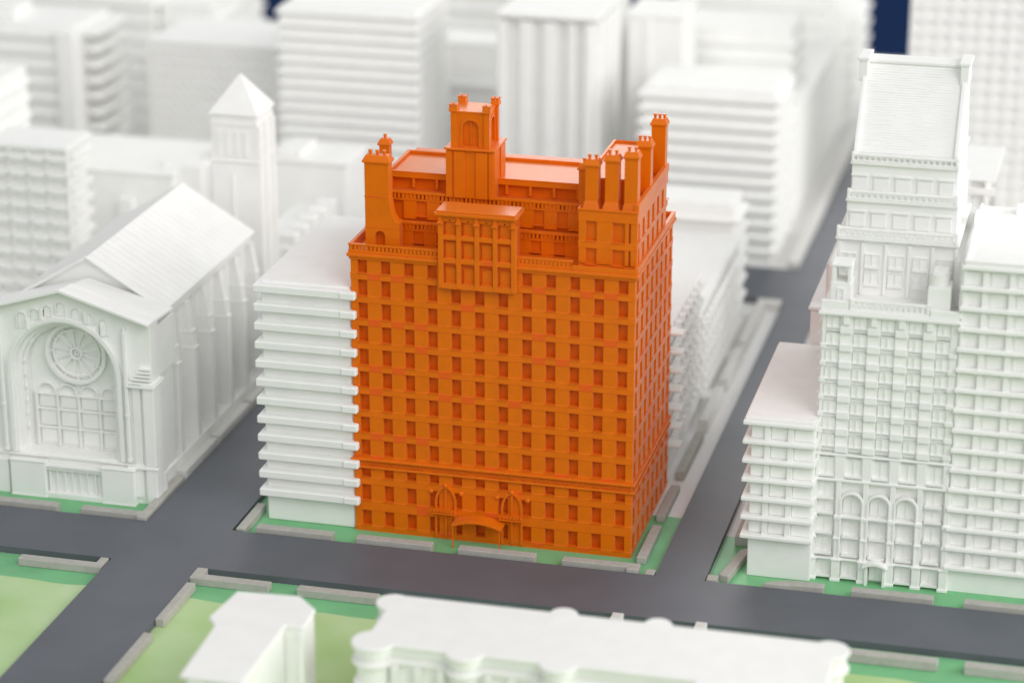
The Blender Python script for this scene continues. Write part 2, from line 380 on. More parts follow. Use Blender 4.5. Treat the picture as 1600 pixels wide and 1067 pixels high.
part("roof_rim", MB().box(.88, 1.02, 2.6, 5.62, 15.236, 15.36).box(.88, 9.8, 5.50, 5.62, 15.237, 15.36).box(.88, 9.62, 2.55, 2.66, 15.261, 15.33), ORANGE, OT, .012)
# right wing
part("wing_core", B(9.68, 11.84, .48, 6.62, 12.501, 14.88), OPANE, OT)
for a, b in ((9.56, 9.86), (10.30, 10.96), (11.46, 11.62), (11.70, 11.98)):
    part("wing_pier", B(a, b, .30, .479, 12.70, 14.87), ORANGE, OT, .012)
for z0, z1 in ((12.55, 12.66), (13.36, 13.66), (14.50, 14.88)):
    part("wing_band", B(9.55, 11.99, .285, .478, z0, z1), OBAND, OT, .01)
for z in (12.68, 13.67):
    for x, w in ((10.08, .44), (11.21, .50)): place("window", owin(.68 if z < 13 else .80, w, .17), OT, (x, .30, z))
part("wing_left_wall", B(9.55, 9.679, .48, 2.3, 12.6, 14.87), ORANGE, OT)
for i in range(8):
    a, b = max(.48, i-.28), min(6.62, i+.28)
    if a < b: part("wing_side_pier", B(11.841, 11.99, a, b, 12.6, 15.0), ORANGE, OT, .01)
for z0, z1 in ((12.502, 12.72), (13.42, 13.72), (14.44, 15.0)):
    part("wing_side_band", B(11.842, 11.995, .48, 6.63, z0, z1), OBAND, OT, .01)
for z in (12.73, 13.73):
    for i in range(7): place("window", owin(.68, .40, .14), OT, (11.99, i+.5 if i else .58, z), math.pi/2)
part("wing_roof", B(9.56, 11.98, .29, 6.6, 14.881, 14.94), ORANGE, OT, .01)
part("wing_parapet", MB().box(9.52, 12.02, .25, .34, 14.941, 15.02).box(11.84, 12.02, .341, 6.66, 14.941, 15.30).box(9.52, 9.62, .341, 1.3, 14.941, 15.02), ORANGE, OT, .012)
part("penthouse", B(9.62, 11.35, 1.35, 6.9, 14.941, 15.92), OPANE, OT, .01)
for i in range(6): part("penthouse_pier", B(11.351, 11.43, 1.4+i*.95, 1.85+i*.95, 14.95, 15.80), ORANGE, OT, .01)
part("penthouse_roof", B(9.66, 11.31, 1.40, 6.85, 15.921, 15.95), ORANGE, OT)
part("penthouse_rim", MB().box(9.55, 9.66, 1.3, 6.95, 15.921, 16.05).box(11.31, 11.46, 1.3, 6.95, 15.80, 16.05).box(9.66, 11.31, 6.84, 6.95, 15.951, 16.05).box(9.66, 11.31, 1.3, 1.41, 15.921, 16.03), ORANGE, OT, .012)
# chimneys
def chimney(x0, x1, y0, y1, z0, z1, pots, flare=.10, lab=None):
    m = MB().box(x0, x1, y0, y1, z0+(.36 if flare else 0), z1-.28)
    if flare: m.frus(x0-flare, x1+flare*.6, y0-flare, y1+flare, z0, z0+.36, flare*.98)
    c = part("chimney", m, ORANGE, OT, .012)
    cap = MB().box(x0-.06, x1+.06, y0-.06, y1+.06, z1-.279, z1-.21)
    cap.frus(x0-.06, x1+.06, y0-.06, y1+.06, z1-.21, z1, .10)
    part("chimney_cap", cap, ORANGE, c, .01)
    for k in range(pots):
        x = x0+(k+.5)*(x1-x0)/pots if pots > 1 else (x0+x1)/2
        part("chimney_pot", MB().cyl(x, (y0+y1)/2, z1, z1+.10, .055, 10).cyl(x, (y0+y1)/2, z1+.10, z1+.17, .08, 10), ORANGE, c)
chimney(9.76, 10.30, .50, .98, 14.942, 17.0, 2)
chimney(10.58, 11.13, .50, .98, 14.942, 17.24, 2)
chimney(11.37, 11.92, .50, .98, 14.942, 17.42, 2, .08)
chimney(9.30, 9.66, 1.4, 1.9, 14.6, 16.55, 1, 0)
chimney(11.36, 11.96, 2.9, 3.4, 14.95, 17.22, 3, 0)
chimney(11.38, 11.98, 5.9, 6.4, 14.95, 17.35, 3, 0)
chimney(.12, .55, 3.9, 4.3, 12.5, 16.25, 1, 0)
# flared chimney wall at the left
prof = [(.56, 12.501), (2.02, 12.501), (2.02, 13.66)]
for i in range(9):
    t = i/8*math.pi/2; prof.append((2.02-.42*math.sin(t), 15.0-1.25*math.cos(t)))
prof += [(1.59, 16.25), (.56, 16.25)]
hole = [(p[0], p[1]) for p in arch(.98, 1.40, 12.56, 13.36, 10)]
cw = part("chimney_wall", MB().holed(prof, [hole], 'y', .36, .86), ORANGE, OT, .012)
part("chimney_cap", MB().box(.48, 1.67, .29, .93, 16.251, 16.33).frus(.48, 1.67, .29, .93, 16.33, 16.56, .13), ORANGE, cw, .012)
for k in range(3): part("chimney_pot", MB().cyl(.76+k*.30, .61, 16.561, 16.66, .06, 10).cyl(.76+k*.30, .61, 16.66, 16.74, .085, 10), ORANGE, cw)
part("chimney_string_course", MB().box(.54, 1.62, .34, .359, 14.80, 14.85).box(.54, 2.0, .34, .359, 13.50, 13.55), OBAND, cw)
part("arched_niche", MB().prism(arch(.985, 1.395, 12.565, 13.355, 10), 'y', .66, .70), OPANE, cw)
# bell tower
part("tower_base", MB().box(3.62, 5.60, 1.92, 3.72, 14.56, 16.60), ORANGE, OT, .012)
for a, b in ((3.60, 3.86), (3.94, 4.42), (4.86, 5.36), (5.42, 5.62)): part("tower_panel", B(a, b, 1.84, 1.919, 14.57, 16.55), ORANGE, OT, .012)
part("tower_panel", MB().box(5.601, 5.66, 1.9, 2.55, 14.57, 16.55).box(5.601, 5.66, 3.0, 3.72, 14.57, 16.55), ORANGE, OT, .012)
part("tower_ledge", B(3.54, 5.70, 1.78, 3.80, 16.601, 16.70), ORANGE, OT, .02)
tw = part("belfry", MB().holed([(3.92, 16.701), (5.32, 16.701), (5.32, 18.14), (3.92, 18.14)], [arch(4.27, 4.99, 16.76, 17.86, 14)], 'y', 2.0, 2.16)
     .holed([(2.161, 16.701), (3.44, 16.701), (3.44, 18.14), (2.161, 18.14)], [arch(2.50, 3.14, 16.76, 17.86, 14)], 'x', 5.16, 5.32)
     .box(3.92, 4.06, 2.161, 3.44, 16.701, 18.14).box(4.061, 5.159, 3.30, 3.44, 16.701, 18.14), ORANGE, OT, .008)
part("belfry_louvre", MB().prism(arch(4.275, 4.985, 16.765, 17.855, 14), 'y', 2.11, 2.14).box(4.60, 4.66, 2.04, 2.109, 16.77, 17.84), OPANE, tw)
part("belfry_louvre", MB().prism(arch(2.505, 3.135, 16.765, 17.855, 14), 'x', 5.18, 5.21).box(5.211, 5.27, 2.79, 2.85, 16.77, 17.84), OPANE, tw)
part("arch_moulding", MB().strip(archline(4.20, 5.06, 16.72, 17.94), archline(4.285, 4.975, 16.72, 17.85), 'y', 1.96, 1.999), ORANGE, tw)
part("arch_moulding", MB().strip(archline(2.43, 3.21, 16.72, 17.94), archline(2.515, 3.125, 16.72, 17.85), 'x', 5.321, 5.36), ORANGE, tw)
for x, y in ((3.80, 1.92), (5.20, 1.92), (3.80, 3.30), (5.20, 3.30)):
    part("corner_buttress", MB().box(x, x+.24, y, y+.24, 16.701, 18.20), ORANGE, tw, .01)
    t = MB().frus(x-.07, x+.31, y-.07, y+.31, 18.201, 18.42, .03)
    for a in (0, .21):
        for b in (0, .21): t.box(x-.05+a, x+.08+a, y-.05+b, y+.08+b, 18.42, 18.52)
    part("turret", t, ORANGE, tw, .012)
part("belfry_roof", B(3.88, 5.36, 1.98, 3.48, 18.141, 18.22), ORANGE, tw, .01)
# entrance: canopy, two balconies with arched frames
cx0, cx1 = 4.46, 6.62
outl = [(cx0+(cx1-cx0)*i/16, 1.08+.36*math.sin(math.pi*(.12+.76*i/16))-.12) for i in range(17)]
inl = [(x, z-.10) for x, z in outl]
part("canopy", MB().strip(outl, inl, 'y', -.90, -.16), ORANGE, OT, .01)
for x in (cx0+.04, cx1-.10): part("canopy_post", MB().box(x, x+.06, -.86, -.80, .008, 1.00), ORANGE, OT)
for c in (4.02, 6.90):
    e = part("arched_frame", MB().strip(archline(c-.46, c+.46, .12, 2.46, rise=.75), archline(c-.38, c+.38, .12, 2.38, rise=.70), 'y', -.13, -.024)
         .box(c-.05, c+.05, -.10, -.023, .12, 2.35), ORANGE, OT)
    part("finial", MB().ball(c, -.10, 2.50, .10), ORANGE, e)
    m = MB().box(c-.52, c+.52, -.34, -.024, 1.26, 1.32).box(c-.52, c+.52, -.34, -.30, 1.46, 1.50)
    for k in range(7): m.ball(c-.44+k*.147, -.31, 1.39, .055, n=6, m=4)
    part("balcony", m, ORANGE, OT)
    for s in (-1, 1): part("rosette", MB().ball(c+s*.66, -.02, 2.15, .11, .07), ORANGE, OT)

# ------------------------------------------------------------------ church
CH = thing("church", "white church model with rose window, great arched front and buttressed side", "church", (-13, 6, 0))
XC = -13.05
part("nave_wall", B(-16.5, -9.96, 3.21, 14.8, .006, 7.85), WHITE, CH)
def gable(x0, x1, ze, zr, y0, y1, t=.12, over=.12):
    xc = (x0+x1)/2; s = (zr-ze)/(xc-x0)
    return MB().prism([(x0-over, ze-over*s), (xc, zr), (x1+over, ze-over*s), (x1+over, ze-over*s-t), (xc, zr-t), (x0-over, ze-over*s-t)], 'y', y0, y1)
part("nave_gable", MB().prism([(-16.6, 7.85), (-10.0, 7.85), (-9.75, 7.98), (-13.2, 10.02), (-16.65, 7.98)], 'y', 3.45, 14.7), WHITE, CH)
NR = part("nave_roof", gable(-16.75, -9.65, 8.02, 10.14, 3.25, 15.0, .12, .05), WHITE, CH, .015)
sl = (10.14-8.02)/3.55
for k in range(21):
    y = 3.8+k*.53
    part("roof_seam", MB().prism([(-13.17, 10.13), (-9.62, 10.13-3.55*sl), (-9.62, 10.143-3.55*sl), (-13.17, 10.143)], 'y', y, y+.03), WHITE, NR)
part("roof_edge", MB().strip([(-16.85, 7.99), (-13.2, 10.20), (-9.55, 7.99)], [(-16.85, 7.93), (-13.2, 10.13), (-9.55, 7.93)], 'y', 3.18, 3.249), WHITE, NR)
fr_ = [(-17.04, 8.56), (-13.05, 9.79), (-9.03, 8.56), (-9.03, 8.42), (-13.05, 9.64), (-17.04, 8.42)]
bk_ = [(-16.95, 8.16), (-13.10, 9.22), (-9.22, 8.16), (-9.22, 8.02), (-13.10, 9.07), (-16.95, 8.02)]
part("porch_roof", MB().add([(x, -.18, z) for x, z in fr_]+[(x, 3.24, z) for x, z in bk_],
     [(0, 1, 4, 5), (1, 2, 3, 4), (11, 10, 7, 6), (10, 9, 8, 7), (0, 6, 7, 1), (1, 7, 8, 2), (2, 8, 9, 3), (3, 9, 10, 4), (4, 10, 11, 5), (5, 11, 6, 0)]), WHITE, CH, .02)
part("porch_body", MB().prism([(-16.9, .006), (-9.35, .006), (-9.35, 8.0), (-13.08, 9.02), (-16.9, 8.0)], 'y', 1.25, 3.2), WHITE, CH)
AX0, AX1, AT, AZ = -15.80, -10.52, 8.40, 1.95
part("front_wall", MB().holed([(-16.9, .006), (-9.15, .006), (-9.15, 8.46), (-13.05, 9.62), (-16.9, 8.46)], [arch(AX0+.3, AX1-.3, AZ, AT-.3, 24)], 'y', .30, 1.24), WHITE, CH, .015)
def ringpart(d0, d1, y0, y1):
    part("arch_moulding", MB().strip(archline(AX0+d0, AX1-d0, AZ, AT-d0, 28), archline(AX0+d1, AX1-d1, AZ, AT-d1, 28), 'y', y0, y1), WHITE, CH, .012)
ringpart(0, .20, .12, .299); ringpart(.301, .48, .55, 1.239); ringpart(.481, .62, .78, 1.238); ringpart(.20, .30, .22, .298)
RC = (-12.95, 6.45)
rw = part("rose_window", MB().strip(circ(*RC, 1.42, 40), circ(*RC, 1.24, 40), 'y', .98, 1.239, True).strip(circ(*RC, 1.12, 40), circ(*RC, 1.02, 40), 'y', 1.10, 1.239, True), WHITE, CH, .01)
for k in range(12):
    a = 2*math.pi*(k+.5)/12; ca, sa = math.cos(a), math.sin(a)
    pts = [(.30, -.045), (.62, -.075), (.94, -.15), (1.03, -.09), (1.05, 0), (1.03, .09), (.94, .15), (.62, .075), (.30, .045)]
    part("petal", MB().prism([(RC[0]+p*ca-q*sa, RC[1]+p*sa+q*ca) for p, q in pts], 'y', 1.15, 1.238), WHITE, rw, .012)
m = MB().strip(circ(*RC, .30, 20), circ(*RC, .20, 20), 'y', 1.05, 1.238, True)
for k in range(5):
    a = 2*math.pi*k/5; m.ball(RC[0]+.10*math.cos(a), 1.16, RC[1]+.10*math.sin(a), .065, n=8, m=4)
part("rose_hub", m, WHITE, rw)
for k in range(12):
    a = 2*math.pi*k/12; part("rose_knob", MB().ball(RC[0]+1.18*math.cos(a), 1.18, RC[1]+1.18*math.sin(a), .07, n=8, m=5), WHITE, rw)
# lattice of arched lights under the rose
LX = [-14.95+k*.985 for k in range(5)]
zs = [2.02, 2.85, 3.72, 4.42]
for k in range(4):
    a, b = LX[k], LX[k+1]
    part("arched_light", MB().strip(archline(a+.05, b-.05, 4.42, 4.98, 12, .44), archline(a+.13, b-.13, 4.42, 4.90, 12, .38), 'y', 1.10, 1.239), WHITE, CH, .012)
    for j in range(3): part("pane_panel", B(a+.10, b-.10, 1.17, 1.239, zs[j]+.08, zs[j+1]-.06), WHITE, CH, .03)
for x in LX: part("lattice_bar", B(x-.045, x+.045, 1.06, 1.238, 2.0, 4.55), WHITE, CH, .012)
for z in zs[1:]: part("lattice_bar", B(LX[0], LX[4], 1.09, 1.237, z-.04, z+.04), WHITE, CH, .012)
for z in (3.0, 3.6, 4.2, 4.85, 5.45, 6.05):
    for x in (-15.25, -11.07):
        part("diamond_boss", MB().prism([(x-.09, z), (x, z-.15), (x+.09, z), (x, z+.15)], 'y', .69, .779), WHITE, CH, .015)
for k in range(9):
    a = math.radians(35+k*110/8); r = 2.12
    x = -13.16+r*math.cos(a); z = 5.76+r*math.sin(a)
    part("arch_dentil", B(x-.10, x+.10, .70, .86, z-.06, z+.03), WHITE, CH)
# arcade of niches under the gable
for k in range(7):
    x = XC-1.98+k*.62+(.06 if k > 3 else 0); d = abs(k-3)
    zt = 9.12-d*.20; zb = [8.46, 8.36, 8.18, 7.72][d]
    part("gable_niche", MB().strip(archline(x-.25, x+.25, zb, zt, 12), archline(x-.19, x+.19, zb, zt-.07, 12), 'y', .20, .299)
         .prism(arch(x-.17, x+.17, zb, zt-.10, 10), 'y', .245, .299), WHITE, CH, .008)
for x, z in ((-14.72, 7.72), (-14.05, 8.22), (-12.0, 8.22), (-11.28, 7.72)):
    part("colonnette", MB().box(x-.07, x+.07, .09, .299, z, z+.52), WHITE, CH, .012)
for x in (-16.05, -10.28):
    part("pilaster", MB().box(x-.07, x+.07, .05, .299, 2.0, 8.0).box(x-.09, x+.09, .03, .298, 2.0, 2.15).box(x-.04, x+.04, .08, .298, 8.0, 8.2).box(x-.09, x+.09, .03, .298, 4.1, 4.25), WHITE, CH, .015)
for k in range(5):
    w = 1.05-k*.13
    part("corbel_step", B(-9.16-w, -9.16, .12-.02*(4-k)+.04, .299, 6.0-.0+k*.16-.35, 6.0+k*.16-.25), WHITE, CH, .015)
part("corner_pier", MB().box(-9.55, -9.05, .10, 1.0, .006, 5.55).box(-10.05, -9.70, .16, .299, .35, 5.5), WHITE, CH, .02)
part("corner_cornice", MB().box(-10.25, -8.98, .02, .30, 5.50, 5.62).box(-9.55, -8.98, .301, 1.25, 5.50, 5.62).box(-9.6, -9.02, .06, 1.2, 5.621, 5.70), WHITE, CH, .015)
part("plinth_band", MB().box(-16.9, -9.05, .14, .299, 1.82, 1.90).box(-10.4, -9.0, .06, .30, 1.70, 1.81), WHITE, CH, .015)
for a, b in ((-15.85, -14.20), (-11.55, -10.05)):
    part("portal_pier", MB().box(a, b, -.14, .299, .006, 1.66).box(a-.05, b+.05, -.18, .299, 1.661, 1.72).box(a-.03, b+.03, -.17, .299, .006, .10), WHITE, CH, .02)
part("portal_lintel", MB().box(-14.199, -11.551, -.08, .299, 1.44, 1.56).box(-14.199, -11.551, -.02, .299, 1.30, 1.40), WHITE, CH, .015)
part("portal_step", B(-14.199, -11.551, -.10, .299, .006, .26), WHITE, CH, .015)
part("portal_wall", B(-14.199, -11.551, .24, .299, .261, 1.30), WHITE, CH)
for k in range(8): part("portal_bar", B(-14.12+k*.355, -14.04+k*.355, .06, .239, .262, 1.29), WHITE, CH, .01)
part("porch_bay", MB().box(-16.9, -16.0, .02, .299, .006, 1.6), WHITE, CH, .02)
# right side: plinth, buttresses, tall lights
part("side_plinth", B(-10.04, -9.26, 1.26, 15.0, .006, 1.02), WHITE, CH, .02)
part("side_plinth", B(-9.34, -9.03, .98, 1.25, .006, 1.25), WHITE, CH, .02)
part("eaves_band", B(-9.959, -9.70, 1.26, 14.7, 7.55, 7.84), WHITE, CH)
part("porch_flank", B(-9.349, -9.16, 1.26, 3.1, 5.72, 8.0), WHITE, CH, .01)
for k in range(7):
    y = 1.55+k*2.15; a = -9.30
    bt = part("buttress", MB().prism([(-10.04, 1.021), (a, 1.021), (a, 5.25), (a-.04, 5.30), (a-.14, 6.15), (-9.66, 7.50), (-10.04, 7.50)], 'y', y, y+.42), WHITE, CH, .02)
    part("buttress_cap", B(-10.03, a+.04, y-.03, y+.45, 5.26, 5.36), WHITE, bt, .015)
    part("buttress_cap", B(-10.03, a-.07, y-.03, y+.45, 6.05, 6.13), WHITE, bt, .015)
    for q in range(3): part("side_light", B(-9.965, -9.92, y+.82+q*.32, y+.92+q*.32, 5.9, 7.3), WHITE, CH)
    part("side_panel", B(-9.966, -9.92, y+.62, y+1.98, 1.2, 5.2), WHITE, CH, .02)

# church tower
CT = thing("bell_tower", "white church bell tower with pyramid roof behind the nave", "tower", (-10.9, 17.3, 0))
part("tower_wall", B(-12.05, -9.72, 16.1, 18.4, .006, 13.35), WHITE, CT, .02)
part("spire", MB().add([(-12.15, 16.0, 13.35), (-9.62, 16.0, 13.35), (-9.62, 18.5, 13.35), (-12.15, 18.5, 13.35), (-10.88, 17.25, 15.12)], [(0,1,4),(1,2,4),(2,3,4),(3,0,4),(3,2,1,0)]), WHITE, CT)
part("string_course", B(-12.12, -9.65, 16.03, 18.47, 11.0, 11.09), WHITE, CT, .015)
part("string_course", B(-12.10, -9.67, 16.05, 18.45, 12.85, 12.92), WHITE, CT, .015)
for x in (-11.65, -11.2, -10.75, -10.3):
    part("belfry_mullion", B(x-.06, x+.06, 16.02, 16.099, 11.35, 12.55), WHITE, CT)
part("belfry_panel", B(-11.5, -10.2, 16.07, 16.0995, 11.35, 12.5), WHITE, CT)
for x in (-11.0,): part("tall_light", B(x-.05, x+.05, 16.0, 16.099, 7.6, 10.4), WHITE, CT)
for y in (16.1, 17.0, 18.02): part("tower_rib", B(-9.719, -9.60, y, y+.36, .006, 12.8), WHITE, CT, .015)
part("side_opening", B(-9.719, -9.68, 16.55, 16.95, 11.3, 12.5), WHITE, CT)

# ------------------------------------------------------------------ generic white buildings
def slab_block(name, label, x0, x1, y0, y1, h, zs, th, of, oR, oL=None, bev=.04, cat="building", group=None, ob=0.0, roof=True):
    t = thing(name, label, cat, ((x0+x1)/2, (y0+y1)/2, 0), group)
    part("wall", B(x0, x1, y0, y1, .006, h), WHITE, t, .02)
    oL = oR if oL is None else oL
    for z in zs: part("floor_slab", B(x0-oL, x1+oR, y0-of, y1+ob, z-th/2, z+th/2), WHITE, t, bev)
    if roof: part("roof", B(x0+.15, x1-.15, y0+.1, y1-.15, h+.001, h+.06), WHITE, t, .02)
    return t
def grid_block(name, label, x0, x1, y0, y1, h, nx, ny, nz, pw, bh, dep=.18, cat="building", z0=.3, top=.5, group=None):
    t = thing(name, label, cat, ((x0+x1)/2, (y0+y1)/2, 0), group)
    part("wall", B(x0, x1, y0, y1, .006, h), WHITE, t)
    sx = (x1-x0)/nx; sz = (h-z0-top)/nz
    for i in range(nx+1):
        x = x0+i*sx; part("pier", B(max(x0, x-pw/2), min(x1, x+pw/2), y0-dep, y0-.001, .006, h), WHITE, t, .02)
    for k in range(nz+1):
        z = z0+k*sz; part("floor_band", B(x0-.01, x1+dep+.01, y0-dep-.02, y0-.002, z-bh/2, z+bh/2), WHITE, t, .02)
        if ny: part("side_band", B(x1+.001, x1+dep+.02, y0, y1, z-bh/2, z+bh/2), WHITE, t, .02)
    if ny:
        sy = (y1-y0)/ny
        for i in range(ny+1):
            y = y0+i*sy; part("side_pier", B(x1+.002, x1+dep, max(y0, y-pw/2), min(y1, y+pw/2), .006, h), WHITE, t, .02)
    part("roof", MB().box(x0-.03, x1+dep+.03, y0-dep-.05, y1+.02, h+.001, h+.10), WHITE, t, .03)
    return t
# slab building left of the orange tower
zs = [1.42+k*.838 for k in range(12)]
SB = thing("slab_building", "white building with twelve projecting slabs left of the orange tower", "building", (-2, 4.8, 0))
part("wall", B(-4.0, -.06, .12, 9.5, .006, 10.66), WHITE, SB, .05)
for z in zs:
    s = part("floor_slab", B(-4.22, -.01, -.30, 9.6, z-.17, z+.17), WHITE, SB, .04)
    part("slab_end", B(-.45, .26, -.36, -.03, z-.175, z+.175), WHITE, s, .06)
part("roof", B(-3.98, -.08, .14, 9.45, 10.661, 10.90), WHITE, SB, .03)
# low seven-slab block on the right
RS = thing("low_slab_block", "low white block with seven ledges and flat roof at the right street corner", "building", (18.2, 3.8, 0))
part("wall", B(16.95, 19.55, -.42, 8.3, .006, 6.86), WHITE, RS, .03)
zs7 = [1.90+k*.83 for k in range(7)]
for z in zs7: part("floor_slab", B(16.66, 19.62, -.80, 8.42, z-.085, z+.085), WHITE, RS, .03)
for j in range(6):
    for x0, w in ((17.52, .24), (18.46, .24)): part("pier", B(x0, x0+w, -.62, -.421, zs7[j]+.086, zs7[j+1]-.086), WHITE, RS, .015)
    for x0, x1 in ((16.98, 17.50), (17.78, 18.44), (18.72, 19.5)): part("window_panel", B(x0, x1, -.47, -.421, zs7[j]+.10, zs7[j+1]-.22), WHITE, RS, .015)
for j in range(6):
    for k in range(6): part("side_pier", B(16.75, 16.949, .4+k*1.4, .75+k*1.4, zs7[j]+.086, zs7[j+1]-.086), WHITE, RS)
part("roof", B(16.72, 19.55, -.62, 8.36, 6.966, 7.10), WHITE, RS, .03)
# stepped white tower
TW = thing("stepped_tower", "tall stepped white tower with balustraded terraces and steep tiled roof", "building", (22.2, 4, 0))
part("core_wall", B(19.62, 24.85, .24, 8.0, .006, 11.60), WHITE, TW)
bx = [19.99+k*1.09 for k in range(5)]                       # window axes
zr = [10.24-.722*k for k in range(7)]                       # sill heights of the seven upper rows
twm = wmesh("window", .52, .47, WHITE, .10, .05, .03, 1, .0)
for x in bx:
    for z in zr: place("window", twm, TW, (x, .02, z))
    place("window", twm, TW, (x, .02, 11.0-.02))
pe = [19.55]+[(bx[i]+bx[i+1])/2 for i in range(4)]+[24.90]
for i, x in enumerate(pe):
    a, b = (x-.27, x+.27) if 0 < i < 5 else ((19.56, 19.72) if i == 0 else (24.62, 24.90))
    part("pier", B(a, b, .075, .239, 4.521, 11.5), WHITE, TW, .015)
    if 0 < i < 5:
        for z in zr+[11.0]: part("proud_block", MB().box(x-.26, x+.26, -.045, .074, z-.26, z+.06), WHITE, TW, .025)
        part("bracket", MB().frus(x-.13, x+.13, -.09, .074, 11.12, 11.52, 0.0, .0), WHITE, TW, .02)
    else:
        for z in zr: part("proud_block", B(a-.04, b+.03, -.02, .074, z-.18, z+.02), WHITE, TW, .02)
for z in zr+[11.0]:
    for x in bx: part("spandrel", B(x-.28, x+.28, .13, .238, z-.25, z-.092), WHITE, TW, .012)
part("cornice", MB().box(19.42, 25.0, -.16, .25, 11.52, 11.66), WHITE, TW, .02)
part("terrace", B(19.5, 24.95, -.10, 8.0, 11.661, 11.76), WHITE, TW, .02)
def balustrade(x0, x1, y, z, h, n, side=None, bw=.55):
    b = part("balustrade", MB().box(x0, x1, y-.06, y+.08, z, z+.09).box(x0, x1, y-.08, y+.10, z+h-.09, z+h).box(x0, x0+.12, y-.09, y+.11, z+.001, z+h+.05).box(x1-.12, x1, y-.09, y+.11, z+.001, z+h+.05), WHITE, TW, .012)
    s = (x1-x0-.3)/n
    for k in range(n): part("baluster", B(x0+.15+(k+.5-bw/2)*s, x0+.15+(k+.5+bw/2)*s, y-.05, y+.07, z+.091, z+h-.091), WHITE, b)
balustrade(20.62, 23.75, .02, 11.761, .42, 13)
part("terrace_wall", B(19.48, 20.60, -.06, .10, 11.761, 12.10), WHITE, TW, .02)
part("terrace_wall", B(23.78, 24.98, -.06, .10, 11.761, 12.02), WHITE, TW, .02)
k1 = part("roof_kiosk", MB().box(19.80, 20.62, .22, 1.2, 11.762, 12.78).box(19.82, 20.0, .25, 1.2, 12.781, 13.42).box(20.45, 20.60, .25, 1.2, 12.781, 13.42).box(19.80, 20.62, .22, 1.25, 13.421, 13.52), WHITE, TW, .02)
part("kiosk_door", MB().box(20.08, 20.14, .16, .219, 11.9, 12.5).box(20.30, 20.36, .16, .219, 11.9, 12.5).box(20.08, 20.36, .16, .219, 12.501, 12.57), WHITE, k1)
k2 = part("roof_kiosk", MB().box(23.62, 24.52, .20, 1.3, 11.762, 12.86).cyl(24.0, .75, 12.861, 13.36, .40, 20).box(23.75, 24.35, .45, 1.2, 13.361, 13.46), WHITE, TW, .02)
part("stage_wall", B(19.80, 24.55, 2.0, 7.6, 11.761, 14.05), WHITE, TW)
part("side_wing", B(24.551, 24.845, 1.3, 7.6, 11.761, 13.7), WHITE, TW, .02)
swm = wmesh("window", .62, .50, WHITE, .05, .10, .03, 1, .06)
for x in [20.25+k*.96 for k in range(5)]:
    for z in (12.25, 12.98): place("window", swm, TW, (x, 1.95, z))
for k in range(6): part("stage_pier", B(19.82+k*.925, 19.95+k*.925, 1.90, 1.999, 11.77, 13.98), WHITE, TW, .012)
part("stage_cornice", B(19.72, 24.62, 1.80, 7.7, 14.051, 14.16), WHITE, TW, .02)
balustrade(19.76, 24.55, 1.86, 14.161, .40, 19)
part("stage_wall", B(20.05, 24.42, 2.45, 7.5, 14.161, 15.5), WHITE, TW)
part("stage_cornice", B(20.0, 24.47, 2.30, 7.6, 15.501, 15.60), WHITE, TW, .02)
balustrade(20.05, 24.42, 2.36, 15.601, .36, 17)
part("stage_wall", B(20.15, 24.32, 2.75, 7.4, 15.601, 16.95), WHITE, TW)
for zz, yy in ((14.45, 2.38), (15.85, 2.68)):
    for x in [20.48+k*.86 for k in range(5)]: part("stage_panel", MB().box(x-.30, x+.30, yy, yy+.069, zz, zz+.55).box(x-.34, x+.34, yy-.05, yy+.0, zz+.62, zz+.72), WHITE, TW, .012)
part("stage_cornice", B(20.08, 24.38, 2.62, 7.5, 16.951, 17.05), WHITE, TW, .02)
balustrade(20.12, 24.34, 2.68, 17.051, .34, 17, bw=.4)
# steep roof with tile courses
RY0, RZ0, RY1, RZ1 = 2.95, 17.40, 5.30, 20.48
rf = part("steep_roof", MB().prism([(RY0, RZ0), (RY1, RZ1), (6.2, RZ1), (7.4, 17.06), (2.95, 17.06)], 'x', 20.30, 24.16), WHITE, TW)
m = MB(); L = math.hypot(RY1-RY0, RZ1-RZ0); dy, dz = (RY1-RY0)/L, (RZ1-RZ0)/L; ny, nz = -dz, dy
for k in range(34):
    s0 = .08+k*(L-.15)/34; x = 20.38
    while x < 24.05:
        w = random.uniform(.18, .55); x2 = min(x+w, 24.08); t = random.choice((.010, .014, .020, .026)); s1 = s0+(L-.15)/34*.62
        P = lambda s, n_: (RY0+dy*s+ny*n_, RZ0+dz*s+nz*n_)
        m.prism([P(s0, 0), P(s0, t), P(s1, t*.4), P(s1, 0)], 'x', x, x2-.015); x = x2
part("roof_tile", m, WHITE, rf, stuff=True)
for a, b in ((20.16, 20.32), (24.12, 24.30)):
    part("roof_edge", MB().prism([(RY0-.12, RZ0-.3), (RY0-.12, RZ0+.10), (RY1-.1, RZ1+.12), (6.3, RZ1+.12), (7.5, 17.06)], 'x', a, b), WHITE, rf, .02)
part("roof_crest", B(20.33, 24.11, 5.2, 6.25, 20.48, 20.60), WHITE, rf, .015)
for a in (19.96, 23.98): part("crest_post", MB().box(a+.06, a+.40, 4.75, 6.1, 19.8, 20.66).box(a, a+.46, 4.68, 6.2, 20.661, 20.79), WHITE, rf, .02)
